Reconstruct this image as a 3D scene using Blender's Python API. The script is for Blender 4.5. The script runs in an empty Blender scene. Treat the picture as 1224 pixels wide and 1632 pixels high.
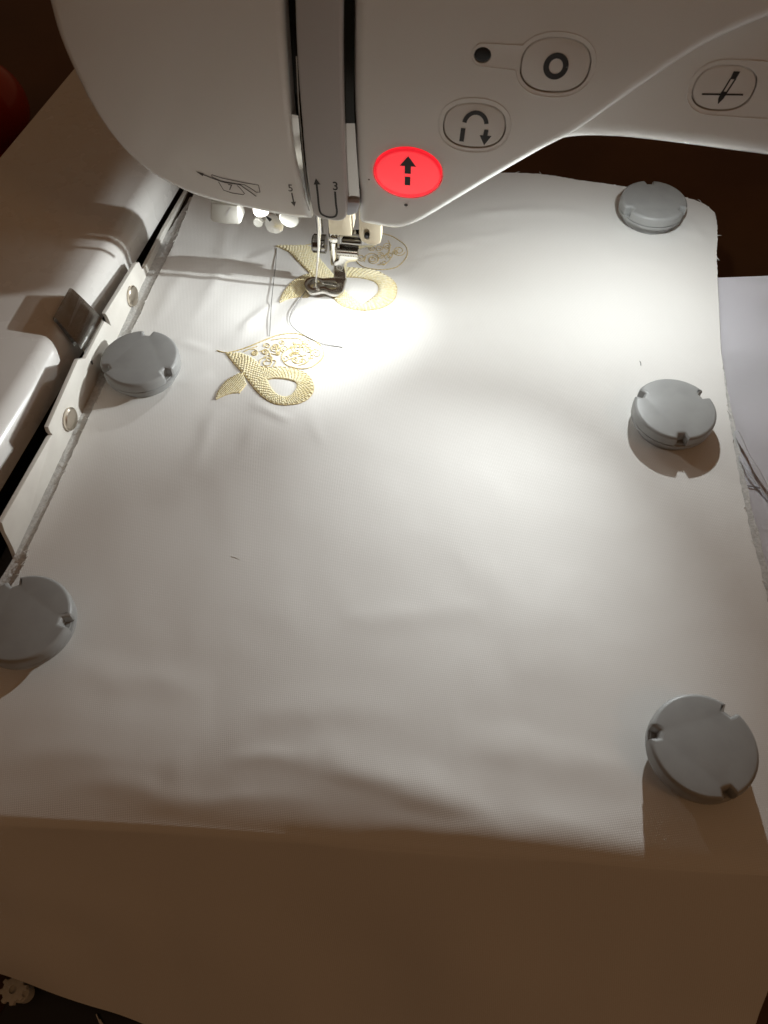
import bpy, bmesh, math, random
from mathutils import Vector, Matrix, noise
random.seed(7)
S = 0.01                                   # all measures below are centimetres
scene = bpy.context.scene
COL = scene.collection

# ---------------------------------------------------------------- camera
H, PITCH, FPX = 23.0, math.radians(56.5), 1226.0   # height over the cloth, tilt, focal length in photo pixels
cam_data = bpy.data.cameras.new('camera')
cam_data.sensor_fit = 'VERTICAL'; cam_data.sensor_height = 36.0
cam_data.lens = 36.0 * FPX / 1632.0
cam_data.clip_start = 0.005; cam_data.clip_end = 50
cam_data.dof.use_dof = True; cam_data.dof.focus_distance = 0.325; cam_data.dof.aperture_fstop = 26
cam = bpy.data.objects.new('camera', cam_data); COL.objects.link(cam)
cam.location = (0, 0, H * S); cam.rotation_euler = (math.pi / 2 - PITCH, 0, 0)
scene.camera = cam

# ---------------------------------------------------------------- world: dim warm room
w = bpy.data.worlds.new('World'); scene.world = w; w.use_nodes = True
bgn = w.node_tree.nodes['Background']
bgn.inputs[0].default_value = (1.0, 0.57, 0.31, 1); bgn.inputs[1].default_value = 0.082
scene.view_settings.view_transform = 'Standard'; scene.view_settings.look = 'None'
scene.view_settings.exposure = 0.0; scene.view_settings.gamma = 1.0

# measured frames -------------------------------------------------
def ray(px, py):
    u = (px - 612) / FPX; v = (816 - py) / FPX
    return Vector((u, math.cos(PITCH) + v * math.sin(PITCH), -math.sin(PITCH) + v * math.cos(PITCH)))
def ground(px, py, z=0.0):                  # point of the cloth plane
    r = ray(px, py); t = (H - z) / -r.z
    return Vector((r.x * t, r.y * t, z))
TH = math.radians(-7.0)
EX = Vector((math.cos(TH), math.sin(TH), 0)); EY = Vector((-math.sin(TH), math.cos(TH), 0))
N0 = ground(503, 460)                       # where the needle meets the cloth
def loc(px, py, Y):                         # machine coordinates on an upright plane Y (negative = front)
    r = ray(px, py); P0 = N0 + EY * Y; C = Vector((0, 0, H))
    s = (P0 - C).dot(EY) / r.dot(EY); P = C + r * s
    return ((P - N0).dot(EX), P.z)
def mach(X, Y, Z): return N0 + EX * X + EY * Y + Vector((0, 0, Z))

# ---------------------------------------------------------------- lamps of the machine, plus an added fill
def spot(name, pos, target, power, size_deg, blend, radius, color):
    l = bpy.data.lights.new(name, 'SPOT'); l.energy = power; l.spot_size = math.radians(size_deg); l.spot_blend = blend
    l.shadow_soft_size = radius * S; l.color = color
    o = bpy.data.objects.new(name, l); COL.objects.link(o); o.location = pos * S
    o.rotation_euler = (target - pos).to_track_quat('-Z', 'Y').to_euler()
    return o
LED_A = mach(-1.5, -1.45, 4.68)              # under the head, left of the needle
FILL_C = mach(17.2, -0.25, 7.70)             # added further along the arm to light the white unit
LED_B = mach(13.6, -0.25, 7.95)             # under the arm
LW = (0.95, 1.0, 1.0)
def aim(p, az, th): a, t = math.radians(az), math.radians(th); return p + Vector((math.sin(t) * math.cos(a), math.sin(t) * math.sin(a), -math.cos(t)))
spot('head_lamp', LED_A, Vector((-9.5, 23.5, 0)), 0.07, 150, 1.0, 0.2, LW)
spot('head_lamp_beam', LED_A, Vector((0.6, 22.2, 0)), 0.33, 98, 1.0, 0.2, LW)
spot('arm_lamp', LED_B, LED_B + Vector((-0.1, -0.35, -1)), 0.27, 178, 0.6, 0.16, LW)
spot('arm_lamp_beam', LED_B, aim(LED_B, 235, 85), 1.45, 96, 1.0, 0.16, LW)
spot('unit_fill_lamp', FILL_C, Vector((-15.0, 25.0, 1.5)), 2.5, 46, 1.0, 0.16, LW)  # added fill, brightens the white unit past the head
al = bpy.data.lights.new('room_lamp', 'AREA'); al.energy = 1.3; al.size = 0.35; al.color = (1.0, 0.52, 0.22)
ao = bpy.data.objects.new('room_lamp', al); COL.objects.link(ao); ao.location = (1.1, -0.7, 1.3)
ao.rotation_euler = (Vector((0, 0.2, 0)) - ao.location).to_track_quat('-Z', 'Y').to_euler()

# ---------------------------------------------------------------- materials
def mat(name, col, rough=0.5, metal=0.0, emit=None, estr=0.0, coat=0.0, bump=None, var=None, sheen=0.0, rvar=None, spec=0.5):
    m = bpy.data.materials.new(name); m.use_nodes = True
    nt = m.node_tree; b = nt.nodes['Principled BSDF']
    b.inputs['Base Color'].default_value = (*col, 1); b.inputs['Roughness'].default_value = rough
    b.inputs['Metallic'].default_value = metal; b.inputs['Coat Weight'].default_value = coat
    b.inputs['Specular IOR Level'].default_value = spec
    if sheen: b.inputs['Sheen Weight'].default_value = sheen
    if emit:
        b.inputs['Emission Color'].default_value = (*emit, 1); b.inputs['Emission Strength'].default_value = estr
    tc = nt.nodes.new('ShaderNodeTexCoord')
    def nz(scale, detail=3):
        n = nt.nodes.new('ShaderNodeTexNoise'); n.inputs['Scale'].default_value = scale; n.inputs['Detail'].default_value = detail
        nt.links.new(tc.outputs['Object'], n.inputs['Vector']); return n
    if var:                                  # (scale, other colour)
        n = nz(var[0]); mx = nt.nodes.new('ShaderNodeMix'); mx.data_type = 'RGBA'
        mx.inputs[6].default_value = (*col, 1); mx.inputs[7].default_value = (*var[1], 1)
        rp = nt.nodes.new('ShaderNodeValToRGB'); rp.color_ramp.elements[0].position = 0.38; rp.color_ramp.elements[1].position = 0.66
        nt.links.new(n.outputs['Fac'], rp.inputs[0]); nt.links.new(rp.outputs[0], mx.inputs[0])
        nt.links.new(mx.outputs[2], b.inputs['Base Color'])
    if rvar:                                 # (scale, lo, hi)
        n = nz(rvar[0], 5); mr = nt.nodes.new('ShaderNodeMapRange')
        mr.inputs['From Min'].default_value = 0.3; mr.inputs['From Max'].default_value = 0.7
        mr.inputs['To Min'].default_value = rvar[1]; mr.inputs['To Max'].default_value = rvar[2]
        nt.links.new(n.outputs['Fac'], mr.inputs['Value']); nt.links.new(mr.outputs[0], b.inputs['Roughness'])
    if bump:                                 # (scale, distance in cm, strength)
        n = nz(bump[0], 4); bp = nt.nodes.new('ShaderNodeBump'); bp.inputs['Distance'].default_value = bump[1] * S
        bp.inputs['Strength'].default_value = bump[2]
        nt.links.new(n.outputs['Fac'], bp.inputs['Height']); nt.links.new(bp.outputs[0], b.inputs['Normal'])
    return m

def weave(name, col, period, strength, rot=TH):
    m = mat(name, col, 0.85, sheen=0.15, spec=0.15)
    nt = m.node_tree; b = nt.nodes['Principled BSDF']
    tc = nt.nodes.new('ShaderNodeTexCoord')
    wn = nt.nodes.new('ShaderNodeTexNoise'); wn.inputs['Scale'].default_value = 160; wn.inputs['Detail'].default_value = 2
    nt.links.new(tc.outputs['UV'], wn.inputs['Vector'])
    outs = []
    for ang in (rot, rot + math.pi / 2):
        mp = nt.nodes.new('ShaderNodeMapping'); mp.inputs['Rotation'].default_value = (0, 0, ang)
        nt.links.new(tc.outputs['UV'], mp.inputs['Vector'])
        wv = nt.nodes.new('ShaderNodeTexWave'); wv.bands_direction = 'X'; wv.wave_profile = 'SIN'
        wv.inputs['Scale'].default_value = 2 * math.pi / (20 * period * S)
        wv.inputs['Distortion'].default_value = 1.6; wv.inputs['Detail'].default_value = 1; wv.inputs['Detail Scale'].default_value = 0.12
        nt.links.new(mp.outputs[0], wv.inputs['Vector']); outs.append(wv)
    ad = nt.nodes.new('ShaderNodeMath'); ad.operation = 'MULTIPLY'
    nt.links.new(outs[0].outputs['Fac'], ad.inputs[0]); nt.links.new(outs[1].outputs['Fac'], ad.inputs[1])
    fn = nt.nodes.new('ShaderNodeTexNoise'); fn.inputs['Scale'].default_value = 1500; fn.inputs['Detail'].default_value = 3
    nt.links.new(tc.outputs['UV'], fn.inputs['Vector'])
    sm = nt.nodes.new('ShaderNodeMath'); sm.operation = 'MULTIPLY_ADD'; sm.inputs[1].default_value = 0.4
    nt.links.new(fn.outputs['Fac'], sm.inputs[0]); nt.links.new(ad.outputs[0], sm.inputs[2])
    bp = nt.nodes.new('ShaderNodeBump'); bp.inputs['Distance'].default_value = 0.012 * S; bp.inputs['Strength'].default_value = strength
    nt.links.new(sm.outputs[0], bp.inputs['Height']); nt.links.new(bp.outputs[0], b.inputs['Normal'])
    # slightly darker tone in the low spots of the weave
    mx = nt.nodes.new('ShaderNodeMix'); mx.data_type = 'RGBA'
    mx.inputs[6].default_value = (col[0] * .90, col[1] * .89, col[2] * .87, 1); mx.inputs[7].default_value = (*col, 1)
    nt.links.new(sm.outputs[0], mx.inputs[0]); nt.links.new(mx.outputs[2], b.inputs['Base Color'])
    return m

M = {}
M['shell'] = mat('white_plastic_shell', (0.76, 0.75, 0.725), 0.22, coat=0.25, bump=(2500, 0.003, 0.08))
M['unit'] = mat('glossy_white_plastic', (0.76, 0.74, 0.71), 0.26, coat=0.15, rvar=(60, 0.22, 0.32))
M['guard'] = mat('grey_plastic_guard', (0.47, 0.45, 0.44), 0.45, bump=(2500, 0.004, 0.2))
M['button'] = mat('button_plastic', (0.70, 0.68, 0.65), 0.42)
M['red'] = mat('lit_red_button', (0.70, 0.03, 0.04), 0.35, emit=(1.0, 0.018, 0.035), estr=0.75)
M['redface'] = mat('lit_red_button_face', (0.75, 0.08, 0.08), 0.35, emit=(1.0, 0.045, 0.06), estr=0.85)
M['ink'] = mat('dark_print', (0.022, 0.020, 0.020), 0.5)
M['ink_grey'] = mat('grey_print', (0.09, 0.085, 0.08), 0.5)
M['black'] = mat('black_plastic', (0.012, 0.011, 0.011), 0.4)
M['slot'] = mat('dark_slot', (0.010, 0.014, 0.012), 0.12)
M['chrome'] = mat('polished_steel', (0.66, 0.64, 0.60), 0.10, 1.0, rvar=(400, 0.06, 0.16))
M['darkchrome'] = mat('dark_polished_steel', (0.24, 0.23, 0.22), 0.12, 1.0)
M['steel'] = mat('brushed_steel', (0.60, 0.58, 0.54), 0.22, 1.0, rvar=(300, 0.12, 0.24))
M['rivet'] = mat('nickel_rivet', (0.72, 0.66, 0.57), 0.30, 1.0)
M['flange'] = mat('white_painted_metal', (0.70, 0.675, 0.62), 0.5, bump=(1500, 0.006, 0.25), var=(80, (0.64, 0.61, 0.56)))
M['cream'] = mat('cream_plastic', (0.72, 0.63, 0.47), 0.5)
M['whiteplastic'] = mat('soft_white_plastic', (0.52, 0.505, 0.46), 0.4)
M['clear'] = mat('clear_blue_grey_plastic', (0.52, 0.55, 0.62), 0.3)
M['needle'] = mat('needle_steel', (0.9, 0.88, 0.82), 0.22, 1.0)
M['magnet'] = mat('grey_magnet_plastic', (0.315, 0.318, 0.312), 0.42, bump=(2200, 0.006, 0.22), var=(140, (0.29, 0.293, 0.288)))
M['cloth'] = weave('white_cotton_weave', (0.80, 0.79, 0.77), 0.062, 0.30)
M['stabil'] = mat('fibrous_stabilizer', (0.52, 0.515, 0.50), 0.95, bump=(900, 0.05, 0.8), var=(700, (0.64, 0.63, 0.61)), spec=0.1)
M['stabilpale'] = mat('thin_pale_stabilizer', (0.70, 0.69, 0.68), 0.9, bump=(900, 0.03, 0.6), var=(500, (0.62, 0.61, 0.60)), spec=0.1)
M['paper'] = mat('white_paper', (0.86, 0.85, 0.89), 0.8, bump=(1200, 0.006, 0.2), spec=0.2)
M['gold'] = mat('pale_gold_thread', (0.88, 0.78, 0.47), 0.42, var=(900, (0.94, 0.88, 0.66)), sheen=0.3)
M['goldline'] = mat('gold_outline_thread', (0.62, 0.49, 0.21), 0.5, var=(900, (0.80, 0.66, 0.36)))
M['thread'] = mat('grey_thread', (0.22, 0.21, 0.20), 0.6)
M['whitethread'] = mat('white_thread', (0.72, 0.70, 0.66), 0.6)
M['strand'] = mat('pale_strand', (0.45, 0.44, 0.46), 0.7)
M['table'] = mat('dark_brown_wood', (0.10, 0.042, 0.015), 0.45, bump=(120, 0.03, 0.2), var=(14, (0.075, 0.030, 0.011)), spec=0.25)
M['redpot'] = mat('dark_red_glaze', (0.42, 0.035, 0.010), 0.25, coat=0.3)
M['lens'] = mat('lamp_lens', (0.9, 0.9, 0.85), 0.3, emit=(1, 0.94, 0.84), estr=4.0)
M['brownfloor'] = mat('brown_mat', (0.06, 0.032, 0.014), 0.95, bump=(700, 0.1, 0.8))

# ---------------------------------------------------------------- mesh helpers (centimetres in, metres out)
def make(name, bm, material, parent=None, smooth=True, origin=None, recalc=True):
    if recalc: bmesh.ops.recalc_face_normals(bm, faces=bm.faces)
    o3 = Vector(origin) if origin is not None else Vector((0, 0, 0))
    for v in bm.verts: v.co = (v.co - o3) * S
    me = bpy.data.meshes.new(name); bm.to_mesh(me); bm.free()
    if smooth:
        me.polygons.foreach_set('use_smooth', [True] * len(me.polygons))
        if smooth != 'all': me.set_sharp_from_angle(angle=math.radians(38))
    me.materials.append(material if not isinstance(material, str) else M[material])
    ob = bpy.data.objects.new(name, me); COL.objects.link(ob)
    ob.location = o3 * S
    if parent is not None: ob.parent = parent
    return ob
def tag(o, label, cat, group=None):
    o['label'] = label; o['category'] = cat
    if group: o['group'] = group
    return o
def empty(name, pos, rz=0.0):
    o = bpy.data.objects.new(name, None); COL.objects.link(o); o.location = Vector(pos) * S; o.rotation_euler = (0, 0, rz)
    o.empty_display_size = 0.01
    return o
def spline(pts, n, closed=False):
    pts = [Vector(p) for p in pts]; m = len(pts)
    seg = m if closed else m - 1
    dense = []
    for i in range(seg):
        g = (lambda k: pts[k % m]) if closed else (lambda k: pts[min(max(k, 0), m - 1)])
        a, b, c, d = g(i - 1), g(i), g(i + 1), g(i + 2)
        for k in range(24):
            t = k / 24
            dense.append(0.5 * ((2 * b) + (c - a) * t + (2 * a - 5 * b + 4 * c - d) * t * t + (3 * b - a - 3 * c + d) * t ** 3))
    dense.append(pts[0].copy() if closed else pts[-1].copy())
    L = [0.0]
    for i in range(1, len(dense)): L.append(L[-1] + (dense[i] - dense[i - 1]).length)
    out = []; j = 0; cnt = n if closed else n - 1
    for k in range(n):
        s = L[-1] * k / cnt
        while j < len(L) - 2 and L[j + 1] < s: j += 1
        f = 0 if L[j + 1] == L[j] else (s - L[j]) / (L[j + 1] - L[j])
        out.append(dense[j].lerp(dense[j + 1], min(max(f, 0), 1)))
    return out
def tube(bm, pts, rad, n=8, cap=True):
    pts = [Vector(p) for p in pts]; rings = []
    if not hasattr(rad, '__len__'): rad = [rad] * len(pts)
    t0 = (pts[1] - pts[0]).normalized(); up = t0.orthogonal().normalized()
    for i, p in enumerate(pts):
        t = (pts[min(i + 1, len(pts) - 1)] - pts[max(i - 1, 0)]).normalized()
        up = (up - t * up.dot(t)).normalized(); sd = t.cross(up)
        rings.append([bm.verts.new(p + (up * math.cos(a) + sd * math.sin(a)) * rad[i]) for a in [2 * math.pi * k / n for k in range(n)]])
    for a, b in zip(rings, rings[1:]):
        for k in range(n): bm.faces.new((a[k], a[(k + 1) % n], b[(k + 1) % n], b[k]))
    if cap: bm.faces.new(rings[0][::-1]); bm.faces.new(rings[-1])
def lathe(bm, prof, c, n=40, ax=(0, 0, 1)):
    ax = Vector(ax).normalized(); u = ax.orthogonal().normalized(); v = ax.cross(u); c = Vector(c); rings = []
    for r, h in prof:
        if r < 1e-6: rings.append([bm.verts.new(c + ax * h)])
        else: rings.append([bm.verts.new(c + ax * h + (u * math.cos(2 * math.pi * k / n) + v * math.sin(2 * math.pi * k / n)) * r) for k in range(n)])
    for a, b in zip(rings, rings[1:]):
        for k in range(n):
            q = [a[k % len(a)], a[(k + 1) % len(a)], b[(k + 1) % len(b)], b[k % len(b)]]
            q2 = []
            for x in q:
                if x not in q2: q2.append(x)
            if len(q2) > 2: bm.faces.new(q2)
def loopedges(bm, ring):
    return [bm.edges.get((ring[i], ring[(i + 1) % len(ring)])) or bm.edges.new((ring[i], ring[(i + 1) % len(ring)])) for i in range(len(ring))]
def offs(P):                                 # inward normals of a closed 2D outline
    n = len(P); area = sum(P[i].x * P[(i + 1) % n].y - P[(i + 1) % n].x * P[i].y for i in range(n)); sg = 1 if area > 0 else -1
    out = []
    for i in range(n):
        e0 = (P[i] - P[i - 1]); e1 = (P[(i + 1) % n] - P[i])
        e0 = e0.normalized() if e0.length > 1e-9 else e1.normalized(); e1 = e1.normalized() if e1.length > 1e-9 else e0
        n0 = Vector((-e0.y, e0.x)) * sg; n1 = Vector((-e1.y, e1.x)) * sg
        m = n0 + n1
        if m.length < 1e-6: m = n0
        m.normalize(); out.append(m / max(0.55, m.dot(n0)))
    return out
def shell(outline, w0, w1, r, mapf, holes=(), hole_depth=0.2, seg=6, bm=None, back=True):
    """Outline extruded from w0 to w1 with its w1 edge rounded by r; holes are loops sunk into the w1 face."""
    bm = bm or bmesh.new(); P = [Vector((p[0], p[1])) for p in outline]; nn = offs(P)
    rings = [[bm.verts.new(mapf(p.x, p.y, w0)) for p in P]]
    steps = [(0.0, w1 - r)] + [(r * (1 - math.cos(a)), w1 - r + r * math.sin(a)) for a in [math.pi / 2 * k / seg for k in range(1, seg + 1)]] if r > 0 else [(0.0, w1)]
    for ins, ww in steps:
        rings.append([bm.verts.new(mapf(p.x + q.x * ins, p.y + q.y * ins, ww)) for p, q in zip(P, nn)])
    n = len(P)
    for a, b in zip(rings, rings[1:]):
        for k in range(n): bm.faces.new((a[k], a[(k + 1) % n], b[(k + 1) % n], b[k]))
    ed = loopedges(bm, rings[-1])
    for h in holes:
        top = [bm.verts.new(mapf(p[0], p[1], w1)) for p in h]; bot = [bm.verts.new(mapf(p[0], p[1], w1 - hole_depth)) for p in h]
        for k in range(len(h)): bm.faces.new((top[k], top[(k + 1) % len(h)], bot[(k + 1) % len(h)], bot[k]))
        bm.faces.new(bot); ed += loopedges(bm, top)
    bmesh.ops.triangle_fill(bm, edges=ed, use_beauty=True, use_dissolve=False)
    if back: bmesh.ops.triangle_fill(bm, edges=loopedges(bm, rings[0]), use_beauty=True)
    return bm
FM = lambda a, b, w_: Vector((a, -w_, b))    # machine face: a = X, b = Z, w = towards the front
UPM = lambda a, b, w_: Vector((a, b, w_))
def box(bm, x0, x1, y0, y1, z0, z1):
    vs = [bm.verts.new((x, y, z)) for x in (x0, x1) for y in (y0, y1) for z in (z0, z1)]
    for f in ((0, 1, 3, 2), (4, 6, 7, 5), (0, 4, 5, 1), (2, 3, 7, 6), (0, 2, 6, 4), (1, 5, 7, 3)): bm.faces.new([vs[i] for i in f])
def bevel(bm, r, seg=2):
    bmesh.ops.bevel(bm, geom=list(bm.edges), offset=r, segments=seg, affect='EDGES', profile=0.5)
def selli(cx, cz, a, b, e=2.0, n=56, rot=0.0):
    out = []
    for k in range(n):
        t = 2 * math.pi * k / n; c, s = math.cos(t), math.sin(t)
        x = a * math.copysign(abs(c) ** (2 / e), c); z = b * math.copysign(abs(s) ** (2 / e), s)
        out.append((cx + x * math.cos(rot) - z * math.sin(rot), cz + x * math.sin(rot) + z * math.cos(rot)))
    return out

# ================================================================ SETTING: table
bm = bmesh.new(); box(bm, -140, 140, -60, 200, -11, -9)
tb = make('table_top', bm, 'table', smooth=False); tb['kind'] = 'structure'

# ================================================================ EMBROIDERY MACHINE
mac = empty('embroidery_machine', (N0.x, N0.y, 0), TH)
tag(mac, 'white computerised embroidery machine with lit red start button and metal presser foot', 'embroidery machine')
D = 2.0                                       # head front stands this far before the needle
f2 = lambda pts, d=D: [loc(x, y, -d) for x, y in pts]
# head, in two front panels either side of the thread channel
left_px = [(75, 0), (92, 60), (118, 120), (150, 180), (190, 235), (235, 276), (285, 304), (330, 321), (400, 337), (470, 351)]
lo = [tuple(p) for p in spline(f2(left_px), 60)]
slotL = f2([(496, 352), (489, 314), (478, 275), (470, 240), (462, 163), (455, 70), (451, 0)])
sl = [tuple(p) for p in spline(slotL, 24)]
topz = 17.5
outA = [(-7.35, topz), (-7.35, 14.5)] + lo + sl + [(sl[-1][0] - 0.05, topz)]
bm = shell(outA, -6.0, D, 0.28, FM)
head_l = make('face_plate', bm, 'shell', mac)
right_px = [(562, 0), (562, 140), (565, 221), (567, 279), (571, 310), (571, 356)]
rl = [tuple(p) for p in spline(f2(right_px), 24)]
rb = [tuple(p) for p in spline(f2([(575, 361), (605, 367), (628, 370), (648, 367), (672, 357), (700, 341), (780, 293), (860, 247), (922, 214), (1020, 146), (1118, 82), (1224, 34), (1330, -5)]), 80)]
bx1 = rb[-1][0]
# buttons on the head: measured centre and size on the front plane
def btn(cx, cy, wpx, hpx, d=D):
    c = loc(cx, cy, -d); a = (loc(cx + wpx / 2, cy, -d)[0] - loc(cx - wpx / 2, cy, -d)[0]) / 2
    b = (loc(cx, cy - hpx / 2, -d)[1] - loc(cx, cy + hpx / 2, -d)[1]) / 2
    return c[0], c[1], a, b
RED = btn(650, 276, 112, 82); REV = btn(756, 201, 101, 73); OBT = btn(885, 105, 113, 90); DOT = btn(769, 88, 28, 26)
out_tot = [(rl[0][0] + 0.02, topz)] + rl + rb + [(bx1 + 2.5, topz)]
holes = [selli(*RED), selli(*REV, 2.4), selli(*OBT, 2.4), selli(*DOT)]
bm = shell(out_tot, -6.0, D, 0.42, FM, holes=holes, hole_depth=0.25, seg=8)
head_r = make('head_cover', bm, 'shell', mac)
# arm behind the head cover
DB = 1.35
arm_px = [(840, 262), (870, 243), (905, 232.5), (960, 230.5), (1040, 237), (1224, 261)]
ab = [tuple(p) for p in spline(f2(arm_px, DB), 50)]
ax0, az0 = ab[0]; ax1, az1 = ab[-1]
sl_ = (az1 - ab[-6][1]) / (ax1 - ab[-6][0])
arm = [(ax0 - 0.6, topz - .25)] + [(ax0 - 0.6, az0 + 0.8)] + ab + [(ax1 + 4, az1 + 0.05), (26, az1 + 0.1), (26, topz - .25)]
NB = btn(1154, 141, 101, 76, DB)
bm = shell(arm, -5.8, DB, 0.75, FM, holes=[selli(*NB, 2.4)], hole_depth=0.25, seg=9)
make('arm_cover', bm, 'shell', mac)
# core behind the channel, column and bed (mostly hidden)
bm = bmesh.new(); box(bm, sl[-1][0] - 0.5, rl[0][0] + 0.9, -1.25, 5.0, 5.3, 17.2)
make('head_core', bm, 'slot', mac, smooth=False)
bm = bmesh.new(); box(bm, 26.02, 36, -1.5, 7.5, -8.98, 17.5); bevel(bm, 0.8, 3)
make('machine_column', bm, 'shell', mac)
bm = bmesh.new(); box(bm, -5.5, 26, -2.0, 3.0, -8.98, -1.0); bevel(bm, 0.4, 2)
make('machine_bed', bm, 'shell', mac)
# centre guard strip
gd = D + 0.22
g_px = [(470, 0), (474, 100), (482, 205), (487, 263), (492, 303), (496, 330), (499, 341), (508, 348.5), (525, 352), (541, 353.5), (550, 349), (553, 338), (552.5, 321), (549, 263), (547, 186), (545, 93), (545, 0)]
go = [tuple(p) for p in spline(f2(g_px, gd), 110)]
go = [(go[0][0] - 0.02, topz - 0.2)] + go + [(go[-1][0] + 0.0, topz - 0.2)]
make('thread_guard', shell(go, 0.9, gd, 0.10, FM), 'guard', mac)
# right channel: polished guide with a clear end piece
def strip(bm, A, B, wA, wB):
    va = [bm.verts.new(FM(p[0], p[1], wA)) for p in A]; vb = [bm.verts.new(FM(p[0], p[1], wB)) for p in B]
    for k in range(len(va) - 1): bm.faces.new((va[k], va[k + 1], vb[k + 1], vb[k]))
def chan(y0, y1, n=16):
    a = [p for p in spline(f2([(545, -60), (545, 93), (547, 186), (549, 263), (553, 325)], 1.86), 80) if True]; b = spline(f2([(565, -60), (564, 140), (567, 221), (571, 279), (574, 325)], 1.86), 80)
    return a[int(y0 * 79):int(y1 * 79) + 1], b[int(y0 * 79):int(y1 * 79) + 1]
bm = bmesh.new(); strip(bm, *chan(0, .62), 1.86, 1.86); make('dark_guide_top', bm, 'slot', mac)  # upper guide coloured dark in place of its dark reflection
bm = bmesh.new(); strip(bm, *chan(.62, 1), 1.86, 1.86); make('channel_guide', bm, 'chrome', mac)
e_px = [(552, 322), (571, 322), (571, 333), (567, 339.5), (560, 341.5), (553, 341)]
bm = shell([tuple(p) for p in spline(f2(e_px, D), 40, True)], 1.2, D + 0.06, 0.06, FM, seg=3)
make('channel_end', bm, 'clear', mac)
# left channel: polished take-up plate deep in the slot and the upper thread
bm = bmesh.new()
strip(bm, spline(f2([(468, 170), (476, 250), (486, 303), (492, 322)], 1.4), 20), spline(f2([(480, 170), (487, 250), (494, 303), (498, 322)], 1.4), 20), 1.86, 1.95)
make('take_up_plate', bm, 'chrome', mac)
bm = bmesh.new(); q = [loc(x, y, -1.86) for x, y in [(472.5, 90), (476, 165), (480, 210), (484, 256), (489, 296), (493, 316)]]
tube(bm, [(p[0], -1.86, p[1]) for p in spline(q, 30)], 0.02, 6)
make('upper_thread', bm, 'whitethread', mac)

# buttons
def button(name, B, e, mt, wtop, r, inset=0.03, d=D):
    o = selli(B[0], B[1], B[2] - inset, B[3] - inset, e)
    return make(name, shell(o, d - 0.24, d + wtop, r, FM, seg=5), mt, mac)
def rim(name, loop, d=D, rad=0.022):
    bm = bmesh.new(); pts = [FM(p[0], p[1], d - 0.004) for p in loop] ; pts.append(pts[0]); tube(bm, pts, rad, 6, cap=False)
    return make(name, bm, 'shell', mac)
RT = 0.11
b_red = button('start_stop_button', RED, 2.0, 'red', RT - .03, 0.07, inset=0.05)
make('button_face', shell(selli(RED[0] + .01, RED[1] + .05, RED[2] - .13, RED[3] - .17), D - .1, D + RT, .03, FM, seg=3), 'redface', b_red)
b_rev = button('reverse_stitch_button', REV, 2.4, 'button', -0.02, 0.05)
b_o = button('lock_stitch_button', OBT, 2.4, 'button', -0.02, 0.05)
b_n = button('needle_position_button', NB, 2.4, 'button', -0.02, 0.05, d=DB)
b_d = button('indicator_lamp', DOT, 2.0, 'black', -0.01, 0.04, inset=0.02)
b_red['label'] = 'glowing red round start button with dark arrow'
rim('button_rim', selli(REV[0], REV[1], REV[2] + .14, REV[3] + .14, 2.3))
# rim round the lock-stitch button running on round its lamp
def keyhole(B, Dd, g):
    big = selli(B[0], B[1], B[2] + g, B[3] + g, 2.3, 72); out = []
    hz = Dd[3] + g * 0.75
    for p in big:
        if p[0] < B[0] and abs(p[1] - (Dd[1] + (p[0] - Dd[0]) * 0.0)) < hz * 0.98: 
            if not out or out[-1] != 'gap': out.append('gap')
            continue
        out.append(p)
    i = out.index('gap'); cap = [(Dd[0] + hz * math.cos(a), Dd[1] + hz * math.sin(a)) for a in [math.pi / 2 + math.pi * k / 16 for k in range(17)]]
    return out[:i] + cap + [p for p in out[i + 1:] if p != 'gap']
rim('button_rim', keyhole(OBT, DOT, 0.13))
nbl = selli(NB[0], NB[1], NB[2] + .14, NB[3] + .14, 2.3, 72)
nr = [p for p in nbl if p[0] < NB[0] + 0.1]
nr.sort(key=lambda p: math.atan2(p[1] - NB[1], -(p[0] - NB[0])))
bm = bmesh.new(); tube(bm, [FM(NB[0] + 5, nr[0][1] - .02, DB)] + [FM(p[0], p[1], DB) for p in nr] + [FM(NB[0] + 5, nr[-1][1], DB)], 0.022, 6); make('button_rim', bm, 'shell', mac)

# flat print ------------------------------------------------------
def poly(bm, pts, wv): 
    vs = [bm.verts.new(FM(p[0], p[1], wv)) for p in pts]
    bmesh.ops.triangle_fill(bm, edges=loopedges(bm, vs), use_beauty=True)
def stroke(bm, pts, wd, wv):
    P = [Vector(p) for p in pts]; A = []; B = []
    for i, p in enumerate(P):
        t = (P[min(i + 1, len(P) - 1)] - P[max(i - 1, 0)]).normalized(); nrm = Vector((-t.y, t.x)) * wd / 2
        A.append(p + nrm); B.append(p - nrm)
    va = [bm.verts.new(FM(p.x, p.y, wv)) for p in A]; vb = [bm.verts.new(FM(p.x, p.y, wv)) for p in B]
    for k in range(len(P) - 1): bm.faces.new((va[k], va[k + 1], vb[k + 1], vb[k]))
def arrow(bm, tip, ang, ln, wd, wv):
    t = Vector((math.cos(ang), math.sin(ang))); n_ = Vector((-t.y, t.x)); p = Vector(tip)
    poly(bm, [p, p - t * ln + n_ * wd / 2, p - t * ln - n_ * wd / 2], wv)
def fix_front(bm):
    bm.normal_update()
    for f in bm.faces:
        if f.normal.y > 0: f.normal_flip()
def prt(name, bm, mt, parent): fix_front(bm); return make(name, bm, mt, parent, smooth=False, recalc=False)
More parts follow.
